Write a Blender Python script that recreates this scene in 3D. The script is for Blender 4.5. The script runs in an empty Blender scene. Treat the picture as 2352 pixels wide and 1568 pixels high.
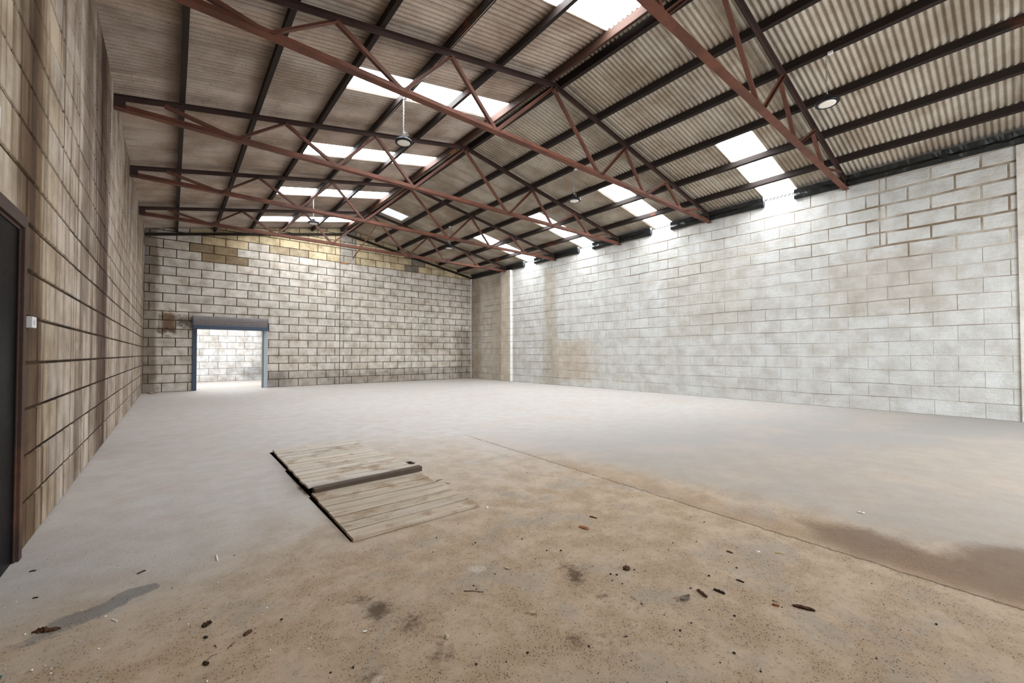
import bpy, bmesh, math, random
from mathutils import Vector, Matrix, noise as mnoise
random.seed(7)
sc = bpy.context.scene
COL = sc.collection
PI = math.pi

# ------------------------------------------------------------------ camera, sky, light, exposure
CAM_H = 1.3
cd = bpy.data.cameras.new('camera'); cam = bpy.data.objects.new('camera', cd); COL.objects.link(cam)
cd.sensor_width = 36; cd.lens = 954.22 / 2352 * 36; cd.shift_y = (794.3 - 784) / 2352
yaw, pitch, roll = math.radians(39.3405), math.radians(1.0615), math.radians(-0.0865)
F = Vector((math.sin(yaw) * math.cos(pitch), math.cos(yaw) * math.cos(pitch), math.sin(pitch)))
R = Vector((math.cos(yaw), -math.sin(yaw), 0)); U = R.cross(F)
R2 = R * math.cos(roll) + U * math.sin(roll); U2 = -R * math.sin(roll) + U * math.cos(roll)
M = Matrix((R2, U2, -F)).transposed().to_4x4(); M.translation = Vector((0, 0, CAM_H))
cam.matrix_world = M; cd.clip_start = 0.05; cd.clip_end = 200
sc.camera = cam

w = bpy.data.worlds.new('world'); sc.world = w; w.use_nodes = True
w.node_tree.nodes['Background'].inputs['Color'].default_value = (0.80, 0.88, 1.0, 1)
w.node_tree.nodes['Background'].inputs['Strength'].default_value = 1.0

SKYLIGHT = 15.5        # brightness of the translucent roof sheets under an overcast noon sky
sc.view_settings.view_transform = 'Standard'; sc.view_settings.look = 'None'
sc.view_settings.gamma = 1; sc.view_settings.use_curve_mapping = False
sc.view_settings.exposure = 0.35
sc.cycles.use_denoising = True
sc.cycles.max_bounces = 8; sc.cycles.diffuse_bounces = 6; sc.cycles.glossy_bounces = 3
sc.cycles.sample_clamp_indirect = 8

def area(name, loc, rot, sx, sy, power, col):
    l = bpy.data.lights.new(name, 'AREA'); l.shape = 'RECTANGLE'; l.size = sx; l.size_y = sy
    l.energy = power; l.color = col
    o = bpy.data.objects.new(name, l); COL.objects.link(o); o.location = loc; o.rotation_euler = rot
    return o
# front light added behind the camera, as daylight through an assumed, unseen opening
area('front_light_assumed_opening', (7.6, -4.3, 2.1), (PI / 2 - 0.38, 0, 0), 5.4, 4.0, 600, (0.90, 0.95, 1.0))
# daylight in the yard room beyond the roller shutter
area('daylight_next_room', (1.9, 21.4, 3.85), (0, 0, 0), 4.2, 2.6, 270, (0.93, 0.96, 1.0))

# ------------------------------------------------------------------ dimensions
A, B, D = 0.749, 12.418, 18.611        # left wall x=-A, right wall x=B, back wall y=D
Y0 = -4.2                              # front wall (behind the camera)
MX, RZ = 5.835, 6.63                   # ridge x, truss apex height
EZ = 5.235                             # truss bottom chord level
SL = (RZ - 5.37) / (MX + A)            # roof slope of the top chord line
YB = 24.2                              # far wall of the room beyond the shutter
CH = 0.310; BL = 0.71
TY = [2.554 + 3.2274 * k for k in range(5)]
def chord_z(x): return RZ - SL * abs(x - MX)
SHEET = 0.175                          # sheet above the chord line

# ------------------------------------------------------------------ helpers
def lin(c):
    c = c / 255.0
    return c / 12.92 if c <= 0.04045 else ((c + 0.055) / 1.055) ** 2.4
def rgb(r, g, b): return (lin(r), lin(g), lin(b), 1)
def tag(o, label=None, cat=None, group=None, kind=None):
    if label: o['label'] = label
    if cat: o['category'] = cat
    if group: o['group'] = group
    if kind: o['kind'] = kind
    return o
def link(name, me, parent=None, mats=()):
    o = bpy.data.objects.new(name, me); COL.objects.link(o)
    for m in mats: me.materials.append(m)
    if parent: o.parent = parent
    return o
def bmobj(name, bm, mat, parent=None, smooth=False):
    bmesh.ops.recalc_face_normals(bm, faces=bm.faces[:])
    me = bpy.data.meshes.new(name); bm.to_mesh(me); bm.free()
    if smooth:
        for p in me.polygons: p.use_smooth = True
    return link(name, me, parent, mat if isinstance(mat, (list, tuple)) else (mat,))
def empty(name, loc, label, cat, group=None, rz=0):
    o = bpy.data.objects.new(name, None); COL.objects.link(o); o.location = loc; o.rotation_euler = (0, 0, rz)
    o.empty_display_size = 0.1
    return tag(o, label, cat, group)
def box(bm, x0, x1, y0, y1, z0, z1, bev=0.0, mi=0):
    vs = [bm.verts.new((x, y, z)) for x in (x0, x1) for y in (y0, y1) for z in (z0, z1)]
    fs = [bm.faces.new([vs[i] for i in q]) for q in ((0, 1, 3, 2), (4, 6, 7, 5), (0, 4, 5, 1), (2, 3, 7, 6), (0, 2, 6, 4), (1, 5, 7, 3))]
    for f in fs: f.material_index = mi
    if bev > 0:
        es = list({e for f in fs for e in f.edges})
        bmesh.ops.bevel(bm, geom=es, offset=bev, segments=2, affect='EDGES', profile=0.5)
    return vs
def bar(bm, p, q, prof, up=(0, 0, 1)):
    """extrude a 2D profile [(side,up)...] from p to q"""
    p, q = Vector(p), Vector(q); d = (q - p).normalized(); up = Vector(up)
    s = d.cross(up).normalized(); u = s.cross(d).normalized()
    r = [[bm.verts.new(c + s * a + u * b) for a, b in prof] for c in (p, q)]
    n = len(prof)
    for i in range(n): bm.faces.new((r[0][i], r[0][(i + 1) % n], r[1][(i + 1) % n], r[1][i]))
    bm.faces.new(r[0][::-1]); bm.faces.new(r[1])
def rect(w_, h_): return [(-w_ / 2, -h_ / 2), (w_ / 2, -h_ / 2), (w_ / 2, h_ / 2), (-w_ / 2, h_ / 2)]
def tee(w_, h_, t, flip=False):
    p = [(-w_ / 2, 0), (w_ / 2, 0), (w_ / 2, t), (t / 2, t), (t / 2, h_), (-t / 2, h_), (-t / 2, t), (-w_ / 2, t)]
    return [(a, -b) for a, b in p][::-1] if flip else p
def ell(w_, t): return [(0, 0), (w_, 0), (w_, t), (t, t), (t, w_), (0, w_)]
def tube(bm, pts, r, seg=6, closed=False):
    pts = [Vector(p) for p in pts]; rings = []
    for i, p in enumerate(pts):
        a = pts[max(i - 1, 0)]; b = pts[min(i + 1, len(pts) - 1)]
        d = (b - a).normalized(); ref = Vector((0, 0, 1)) if abs(d.z) < 0.9 else Vector((1, 0, 0))
        s = d.cross(ref).normalized(); u = s.cross(d)
        rr = r[i] if isinstance(r, (list, tuple)) else r
        rings.append([bm.verts.new(p + (s * math.cos(t) + u * math.sin(t)) * rr) for t in [2 * PI * k / seg for k in range(seg)]])
    for a, b in zip(rings, rings[1:]):
        for k in range(seg): bm.faces.new((a[k], a[(k + 1) % seg], b[(k + 1) % seg], b[k]))
    bm.faces.new(rings[0][::-1]); bm.faces.new(rings[-1])
def lathe(bm, prof, seg=32, cap=True):
    rings = [[bm.verts.new((r * math.cos(2 * PI * k / seg), r * math.sin(2 * PI * k / seg), z)) for k in range(seg)] for r, z in prof]
    for a, b in zip(rings, rings[1:]):
        for k in range(seg): bm.faces.new((a[k], a[(k + 1) % seg], b[(k + 1) % seg], b[k]))
    if cap: bm.faces.new(rings[0][::-1]); bm.faces.new(rings[-1])

# ------------------------------------------------------------------ material helpers
class NT:
    def __init__(s, name):
        s.m = bpy.data.materials.new(name); s.m.use_nodes = True; s.t = s.m.node_tree; s.b = s.t.nodes['Principled BSDF']
        s.pos = s.n('ShaderNodeNewGeometry').outputs['Position']
    def n(s, k, **kw):
        o = s.t.nodes.new(k)
        for a, v in kw.items(): setattr(o, a, v)
        return o
    def put(s, sock, v):
        if isinstance(v, bpy.types.NodeSocket): s.t.links.new(v, sock)
        else: sock.default_value = v
    def math(s, op, a, b=0.0, clamp=False):
        o = s.n('ShaderNodeMath', operation=op, use_clamp=clamp); s.put(o.inputs[0], a); s.put(o.inputs[1], b); return o.outputs[0]
    def scaled(s, v):   # position times vector
        o = s.n('ShaderNodeVectorMath', operation='MULTIPLY'); s.put(o.inputs[0], s.pos); o.inputs[1].default_value = v; return o.outputs[0]
    def noise(s, v=(1, 1, 1), scale=1.0, detail=4, rough=0.55, dist=0.0, off=None):
        o = s.n('ShaderNodeTexNoise'); s.put(o.inputs['Vector'], s.scaled(v)); o.inputs['Scale'].default_value = scale
        o.inputs['Detail'].default_value = detail; o.inputs['Roughness'].default_value = rough; o.inputs['Distortion'].default_value = dist
        return o.outputs['Fac']
    def ramp(s, f, lo, hi, a=0.0, b=1.0):
        o = s.n('ShaderNodeMapRange', interpolation_type='SMOOTHSTEP'); s.put(o.inputs['Value'], f)
        for k, v in zip(('From Min', 'From Max', 'To Min', 'To Max'), (lo, hi, a, b)): s.put(o.inputs[k], v)
        return o.outputs['Result']
    def mix(s, f, a, b, mode='MIX'):
        o = s.n('ShaderNodeMix', data_type='RGBA', blend_type=mode); s.put(o.inputs[0], f); s.put(o.inputs[6], a); s.put(o.inputs[7], b); return o.outputs[2]
    def attr(s, name, col=False):
        o = s.n('ShaderNodeAttribute', attribute_name=name); return o.outputs['Color' if col else 'Fac']
    def xyz(s):
        o = s.n('ShaderNodeSeparateXYZ'); s.put(o.inputs[0], s.pos); return o.outputs
    def bump(s, h, strength=0.3, dist=0.01):
        o = s.n('ShaderNodeBump'); s.put(o.inputs['Height'], h); o.inputs['Strength'].default_value = strength; o.inputs['Distance'].default_value = dist
        s.t.links.new(o.outputs[0], s.b.inputs['Normal'])
    def fin(s, col, rough=0.8, spec=0.3, metal=0.0):
        s.put(s.b.inputs['Base Color'], col); s.put(s.b.inputs['Roughness'], rough)
        s.b.inputs['Specular IOR Level'].default_value = spec; s.b.inputs['Metallic'].default_value = metal
        return s.m
def simple(name, col, rough=0.6, metal=0.0, var=0.25, sc_=12, spec=0.4):
    t = NT(name); f = t.noise((1, 1, 1), sc_, 5)
    dark = tuple(c * (1 - var) for c in col[:3]) + (1,)
    return t.fin(t.mix(f, dark, col), rough, spec, metal)

# ------------------------------------------------------------------ materials
def wall_mat(name, hor, streak, stain_col, bumpy=0.25, rough_paint=False, explicit=()):
    """hor: index of the horizontal axis of the wall"""
    t = NT(name); base = t.attr('tint', True)
    hv = (lambda a, z: (a, 0.3, z)) if hor == 0 else (lambda a, z: (0.3, a, z))
    col = t.mix(t.ramp(t.noise((1, 1, 1), 3.0, 6, 0.6), 0.3, 0.75), base, t.mix(1.0, base, rgb(226, 222, 216) if rough_paint else rgb(200, 192, 182), 'MULTIPLY'))
    # run-down streaks and broad damp bands
    s1 = t.ramp(t.noise(hv(9, 0.35), 1.0, 5, 0.6), 0.45, 0.72)
    s2 = t.math('MULTIPLY', t.ramp(t.noise(hv(1.5, 0.14), 1.0, 3, 0.5), 0.46, 0.66), 0.55)
    col = t.mix(t.math('MULTIPLY', s1, streak), col, t.mix(1.0, col, stain_col, 'MULTIPLY'))
    col = t.mix(t.math('MULTIPLY', s2, streak), col, t.mix(1.0, col, stain_col, 'MULTIPLY'))
    h = t.xyz()[hor]; z = t.xyz()[2]
    wob = t.math('MULTIPLY', t.math('SUBTRACT', t.noise(hv(5, 0.6), 1.0, 4), 0.5), 0.55)
    wob2 = t.math('MULTIPLY', t.math('SUBTRACT', t.noise((3.1, 3.1, 3.7), 1.7, 6, 0.7), 0.5), 0.9)
    hw = t.math('ADD', h, wob)
    for (c, wd, amt, z0, z1, cc) in explicit:
        m = t.ramp(t.math('ABSOLUTE', t.math('SUBTRACT', hw, c)), wd, wd * 0.35)
        zz = t.math('ADD', z, wob2)
        m = t.math('MULTIPLY', m, t.math('MULTIPLY', t.ramp(zz, z0 - 0.15, z0 + 0.15), t.ramp(zz, z1 + 0.15, z1 - 0.15)))
        col = t.mix(t.math('MULTIPLY', m, amt), col, t.mix(1.0, col, cc, 'MULTIPLY'))
    pits = t.ramp(t.noise((1, 1, 1), 60, 2, 0.5), 0.27, 0.33, 1.0, 0.0)
    col = t.mix(t.math('MULTIPLY', pits, 0.35), col, rgb(70, 58, 45))
    if rough_paint:
        pass
        sc2 = t.noise(hv(2.2, 14), 1.0, 6, 0.7, 1.2)
        hgt = t.math('ADD', t.noise((1, 1, 1), 26, 7, 0.65), t.math('MULTIPLY', sc2, 1.2))
        ln = t.math('MULTIPLY', t.ramp(sc2, 0.30, 0.36, 1.0, 0.0), t.ramp(z, 2.2, 0.8))
        col = t.mix(t.math('MULTIPLY', ln, 0.5), col, rgb(140, 125, 108))
    else:
        hgt = t.noise((1, 1, 1), 45, 6, 0.65)
    t.bump(hgt, bumpy, 0.02)
    return t.fin(col, 0.88, 0.2)
def mortar_mat(name, c1, c2):
    t = NT(name); f = t.ramp(t.noise((1, 1, 1), 1.1, 5), 0.38, 0.62)
    col = t.mix(f, c1, c2); t.bump(t.noise((1, 1, 1), 40, 4), 0.5, 0.01)
    return t.fin(col, 0.95, 0.1)

M_LEFT = wall_mat('left_block', 1, 1.0, rgb(134, 112, 97), 0.35,
                  explicit=((4.30, 0.38, 0.85, -1, 9, rgb(150, 128, 100)), (6.15, 0.2, 0.5, -1, 1.4, rgb(165, 142, 128)), (8.0, 0.85, 0.85, -1, 9, rgb(150, 130, 118)),
                            (12.2, 0.9, 0.25, -1, 9, rgb(160, 142, 130))))
M_BACK = wall_mat('back_block', 0, 0.22, rgb(205, 195, 182), 0.2,
                  explicit=((-0.62, 0.35, 0.8, -1, 9, rgb(150, 138, 126)), (-0.1, 0.28, 0.9, 2.0, 2.75, rgb(130, 100, 70)), (0.3, 0.3, 0.8, 2.3, 2.62, rgb(95, 88, 84)), (-0.15, 0.34, 0.85, 2.05, 2.16, rgb(130, 92, 58)),
                            (11.9, 0.7, 0.6, -1, 2.6, rgb(165, 155, 145)), (3.2, 0.5, 0.5, -1, 0.6, rgb(165, 165, 168)),
                            (7.5, 4.2, 0.45, -1, 0.5, rgb(180, 170, 160)), (10.0, 1.2, 0.4, 1.4, 2.1, rgb(185, 170, 160))))
M_RIGHT = wall_mat('right_block', 1, 0.10, rgb(214, 204, 192), 0.75, True,
                   explicit=((18.3, 0.8, 0.6, -1, 9, rgb(190, 176, 158)), (12.6, 0.6, 0.6, -1, 4.9, rgb(210, 196, 176)), (15.9, 1.3, 0.4, -1, 9, rgb(222, 208, 188)),
                             (11.3, 1.35, 0.55, 0.2, 1.8, rgb(232, 208, 182)), (1.9, 1.4, 0.5, 2.2, 3.6, rgb(228, 216, 204)), (5.8, 1.8, 0.4, 1.9, 4.3, rgb(232, 222, 210))))
M_MORT_L = mortar_mat('left_mortar', rgb(34, 24, 15), rgb(66, 50, 35))
M_MORT_B = mortar_mat('back_mortar', rgb(50, 38, 27), rgb(84, 68, 52))
M_MORT_R = mortar_mat('right_mortar', rgb(122, 106, 88), rgb(186, 176, 162))
M_PIERLIT = simple('pier_lit_side', rgb(246, 246, 244), 0.8, 0, 0.1, 6)  # whiter colour that puts the lit look into the pier's near side

def floor_mat():
    t = NT('concrete_floor'); X, Y, Z = t.xyz()
    dirt, blob, wet, pale, smear = t.attr('dirt'), t.attr('blob'), t.attr('wet'), t.attr('pale'), t.attr('smear')
    n_lo = t.noise((1, 1, 1), 0.9, 5, 0.6); n_mid = t.noise((1, 1, 1), 4.0, 7, 0.65); n_hi = t.noise((1, 1, 1), 26, 6, 0.7)
    n_fine = t.noise((1, 1, 1), 150, 4, 0.7)
    conc = t.mix(t.ramp(n_mid, 0.25, 0.8), rgb(196, 191, 185), rgb(182, 174, 166))
    conc = t.mix(t.attr('dust'), conc, rgb(158, 153, 147))
    conc = t.mix(t.math('MULTIPLY', t.ramp(n_lo, 0.45, 0.7), 0.4), conc, rgb(188, 172, 158))
    d1 = t.mix(t.ramp(n_mid, 0.32, 0.66), rgb(188, 168, 144), rgb(170, 148, 122))
    d1 = t.mix(t.math('MULTIPLY', t.ramp(t.noise((1, 1, 1), 2.3, 5, 0.6, 0.6), 0.5, 0.66), 0.6), d1, rgb(160, 150, 137))
    d1 = t.mix(t.math('MULTIPLY', t.ramp(n_hi, 0.5, 0.72), 0.4), d1, rgb(122, 98, 74))
    dm = t.ramp(t.math('ADD', dirt, t.math('MULTIPLY', t.math('SUBTRACT', n_mid, 0.5), 0.35)), 0.0, 1.0)
    col = t.mix(dm, conc, d1)
    bm_ = t.ramp(t.math('ADD', blob, t.math('MULTIPLY', t.math('SUBTRACT', n_hi, 0.5), 1.3)), 0.22, 0.8)
    col = t.mix(t.math('MULTIPLY', bm_, 0.78), col, rgb(72, 52, 34))
    wm = t.ramp(t.math('ADD', wet, t.math('MULTIPLY', t.math('SUBTRACT', n_hi, 0.5), 0.4)), 0.25, 0.85)
    col = t.mix(t.math('MULTIPLY', wm, 0.75), col, rgb(108, 86, 66))
    pm = t.ramp(t.math('ADD', pale, t.math('MULTIPLY', t.math('SUBTRACT', n_hi, 0.5), 1.2)), 0.45, 0.9)
    col = t.mix(t.math('MULTIPLY', pm, 0.7), col, rgb(205, 196, 184))
    sm = t.ramp(t.math('ADD', smear, t.math('MULTIPLY', t.math('SUBTRACT', n_hi, 0.5), 0.8)), 0.35, 0.6)
    col = t.mix(t.math('MULTIPLY', sm, 0.62), col, rgb(104, 106, 108))
    # grit: dark and pale specks, denser in the dirty part
    vd = t.n('ShaderNodeTexVoronoi'); t.put(vd.inputs['Vector'], t.pos); vd.inputs['Scale'].default_value = 75
    thr = t.ramp(dm, 0, 1, 0.03, 0.16)
    sp = t.math('LESS_THAN', vd.outputs['Distance'], t.math('MULTIPLY', thr, t.ramp(n_mid, 0.3, 0.6, 0.35, 1.5)))
    col = t.mix(t.math('MULTIPLY', sp, 0.75), col, rgb(62, 48, 36))
    vp = t.n('ShaderNodeTexVoronoi'); t.put(vp.inputs['Vector'], t.scaled((1.3, 1.1, 1))); vp.inputs['Scale'].default_value = 38
    sp2 = t.math('LESS_THAN', vp.outputs['Distance'], t.math('MULTIPLY', thr, 0.42))
    col = t.mix(t.math('MULTIPLY', sp2, 0.8), col, rgb(222, 214, 202))
    # construction joint / crack running away from the camera
    wv = t.math('MULTIPLY', t.math('SUBTRACT', t.noise((0.2, 1, 1), 5.5, 7, 0.7), 0.5), 0.10)
    wv = t.math('ADD', wv, t.math('MULTIPLY', t.math('SUBTRACT', t.noise((1, 1, 1), 28, 4, 0.7), 0.5), 0.03))
    cx = t.math('ADD', t.math('ADD', t.math('MULTIPLY', Y, 0.055), 3.345), wv)
    cdst = t.math('ABSOLUTE', t.math('SUBTRACT', X, cx))
    cr = t.math('MULTIPLY', t.ramp(cdst, 0.013, 0.004), t.ramp(Y, 6.0, 5.2))
    cr = t.math('MULTIPLY', cr, t.ramp(t.noise((1, 1, 1), 7, 4), 0.3, 0.45, 0.25, 1.0))
    col = t.mix(t.math('MULTIPLY', cr, 0.8), col, rgb(74, 56, 40))
    hal = t.math('MULTIPLY', t.ramp(t.math('SUBTRACT', X, cx), 0.5, 0.0), t.math('MULTIPLY', t.math('GREATER_THAN', X, cx), t.ramp(Y, 5.5, 1.0)))
    col = t.mix(t.math('MULTIPLY', hal, 0.4), col, rgb(150, 122, 98))
    hgt = t.math('ADD', t.math('MULTIPLY', n_hi, 0.7), t.math('ADD', t.math('MULTIPLY', n_fine, 0.35), t.math('MULTIPLY', cr, -1.2)))
    t.bump(hgt, 0.35, 0.012)
    return t.fin(col, t.ramp(dm, 0, 1, 0.72, 0.92), 0.25)
M_FLOOR = floor_mat()

def sheet_mat():
    t = NT('fibre_cement_sheet'); X, Y, Z = t.xyz()
    tint = t.attr('tint', True)
    n1 = t.noise((1.2, 1.2, 1), 1.0, 5, 0.6)
    col = t.mix(t.ramp(n1, 0.3, 0.7), t.mix(1.0, tint, rgb(205, 196, 188), 'MULTIPLY'), tint)
    col = t.mix(t.math('MULTIPLY', t.ramp(t.noise((0.5, 6, 1), 1.0, 5, 0.65), 0.52, 0.75), 0.45), col, rgb(86, 72, 60))
    sp = t.ramp(t.noise((1, 1, 1), 45, 2, 0.5), 0.36, 0.30)
    col = t.mix(t.math('MULTIPLY', sp, 0.5), col, rgb(60, 52, 46))
    # fine bump over the sheet surface
    hgt = t.noise((1, 1, 1), 70, 5, 0.7); t.bump(hgt, 0.35, 0.008)
    return t.fin(col, 0.85, 0.25)
M_SHEET = sheet_mat()
def timber_mat(name, c1, c2, worn, amt, ax=1):
    t = NT(name); v = (8, 0.6, 8) if ax == 1 else (0.6, 8, 8)
    g = t.noise(v, 3.0, 6, 0.6)
    col = t.mix(g, c1, c2)
    wn = t.ramp(t.noise((1, 0.5, 1) if ax == 1 else (0.5, 1, 1), 1.3, 5, 0.65), 0.60, 0.70)
    col = t.mix(t.math('MULTIPLY', wn, amt), col, worn)
    t.bump(g, 0.4, 0.01)
    return t.fin(col, 0.75, 0.25)
M_PURLIN = timber_mat('weathered_purlin_timber', rgb(24, 20, 18), rgb(48, 36, 30), rgb(120, 66, 36), 0.55)
M_RIDGE = timber_mat('ridge_timber', rgb(40, 28, 22), rgb(78, 50, 36), rgb(188, 120, 66), 0.9)
M_RAFTER = timber_mat('dark_rafter', rgb(34, 26, 22), rgb(50, 38, 32), rgb(70, 50, 40), 0.4, 0)
def rust_mat(name, c1, c2, c3):
    t = NT(name); n = t.noise((1, 1, 1), 2.2, 6, 0.6); n2 = t.noise((1, 1, 1), 22, 5, 0.7)
    col = t.mix(t.ramp(n, 0.35, 0.68), c1, c2); col = t.mix(t.math('MULTIPLY', t.ramp(n2, 0.5, 0.7), 0.4), col, c3)
    t.bump(n2, 0.3, 0.004)
    return t.fin(col, 0.62, 0.35)
M_CHORD = rust_mat('red_oxide_steel', rgb(112, 66, 48), rgb(86, 50, 36), rgb(58, 36, 27))
M_WEB = rust_mat('red_oxide_steel_web', rgb(104, 66, 52), rgb(84, 52, 40), rgb(52, 34, 28))
M_TOP = rust_mat('dark_oxide_steel', rgb(62, 42, 36), rgb(46, 32, 27), rgb(32, 24, 21))
def sky_mat(name, strength, col):
    t = NT(name); t.fin(rgb(235, 238, 240), 0.5)
    t.b.inputs['Emission Color'].default_value = col; t.b.inputs['Emission Strength'].default_value = strength
    return t.m
M_SKY = sky_mat('lit_translucent_sheet', SKYLIGHT, (0.90, 0.95, 1.0, 1))
M_SKYDULL = sky_mat('grimy_translucent_sheet', 0.42, (0.88, 0.92, 1.0, 1))
M_BLACKDOOR = None
def door_mat():
    t = NT('black_painted_timber'); a = t.noise((1, 30, 3), 3.0, 4, 0.6); b = t.noise((1, 3, 40), 3.0, 4, 0.6)
    h = t.math('ADD', a, b); t.bump(h, 0.35, 0.006)
    col = t.mix(t.ramp(t.noise((1, 1, 1), 9, 5), 0.62, 0.75), rgb(8, 8, 12), rgb(30, 28, 32))
    return t.fin(col, 0.22, 0.012)
M_BLACKDOOR = door_mat()
M_FRAME = timber_mat('brown_frame_paint', rgb(58, 42, 36), rgb(78, 58, 50), rgb(128, 86, 60), 0.35)
M_WHITEPL = simple('white_plastic', rgb(214, 212, 212), 0.35, 0, 0.05)
M_SHUT = simple('shutter_steel', rgb(142, 134, 132), 0.5, 0.1, 0.4, 9)
M_SHUTBLUE = simple('blue_grey_steel', rgb(62, 76, 94), 0.45, 0.2, 0.25, 7)
M_GUIDE = simple('pale_guide_paint', rgb(172, 182, 192), 0.55, 0.0, 0.15, 6)
M_GUIDEG = simple('greenish_guide_steel', rgb(120, 124, 116), 0.5, 0.2, 0.3, 9)
M_LAMPB = simple('black_cast_aluminium', rgb(34, 36, 40), 0.38, 0.5, 0.2)
M_RIM = simple('dark_rim', rgb(60, 64, 68), 0.35, 0.6, 0.2)
M_LENS = simple('milky_lens', rgb(232, 224, 214), 0.3, 0, 0.04)
M_GALV = simple('galvanised_chain', rgb(176, 180, 180), 0.35, 0.8, 0.2)
M_WIRE = simple('pale_cable', rgb(190, 180, 166), 0.6)
M_FOAM = simple('black_sealing_foil', rgb(22, 24, 22), 0.45, 0, 0.4, 8)
M_ORANGE = simple('orange_rag', rgb(214, 118, 36), 0.7, 0, 0.3)
M_PLANK = None
def plank_mat():
    t = NT('dusty_plank'); g = t.noise((0.7, 14, 14), 2.4, 7, 0.65); tint = t.attr('tint', True)
    col = t.mix(t.ramp(g, 0.35, 0.7), tint, t.mix(1.0, tint, rgb(222, 214, 206), 'MULTIPLY'))
    col = t.mix(t.math('MULTIPLY', t.ramp(t.noise((1, 1, 1), 3.2, 6, 0.65), 0.5, 0.68), 0.7), col, rgb(140, 112, 84))
    sp = t.ramp(t.noise((1, 1, 1), 40, 3), 0.66, 0.72)
    col = t.mix(t.math('MULTIPLY', sp, 0.6), col, rgb(84, 64, 46))
    t.bump(g, 0.5, 0.006)
    return t.fin(col, 0.9, 0.15)
M_PLANK = plank_mat()
M_BEAM = simple('dark_board_edge', rgb(96, 82, 70), 0.9, 0, 0.4, 14)
M_BARK = simple('bark', rgb(96, 66, 46), 0.9, 0, 0.5, 40)
M_DKWOOD = simple('dark_wood', rgb(62, 42, 30), 0.9, 0, 0.5, 40)
M_CHIP = simple('fresh_wood', rgb(176, 120, 80), 0.85, 0, 0.5, 40)
M_LEAF = simple('dry_leaf', rgb(120, 104, 84), 0.7, 0, 0.35, 30)
M_LEAFP = simple('pale_leaf', rgb(202, 178, 140), 0.7, 0, 0.25, 30)
M_WHITEBIT = simple('white_scrap', rgb(240, 238, 232), 0.5, 0, 0.06)
M_GREEN = simple('green_rod', rgb(40, 84, 76), 0.35, 0, 0.2)
M_YEL = simple('yellow_strip', rgb(206, 164, 40), 0.6, 0, 0.2)
M_PEBD = simple('dark_pebble', rgb(46, 46, 50), 0.8, 0, 0.3, 40)
M_PEBL = simple('pale_pebble', rgb(206, 192, 168), 0.8, 0, 0.25, 40)
M_RUB = simple('rubble', rgb(158, 142, 126), 0.9, 0, 0.4, 20)

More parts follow.
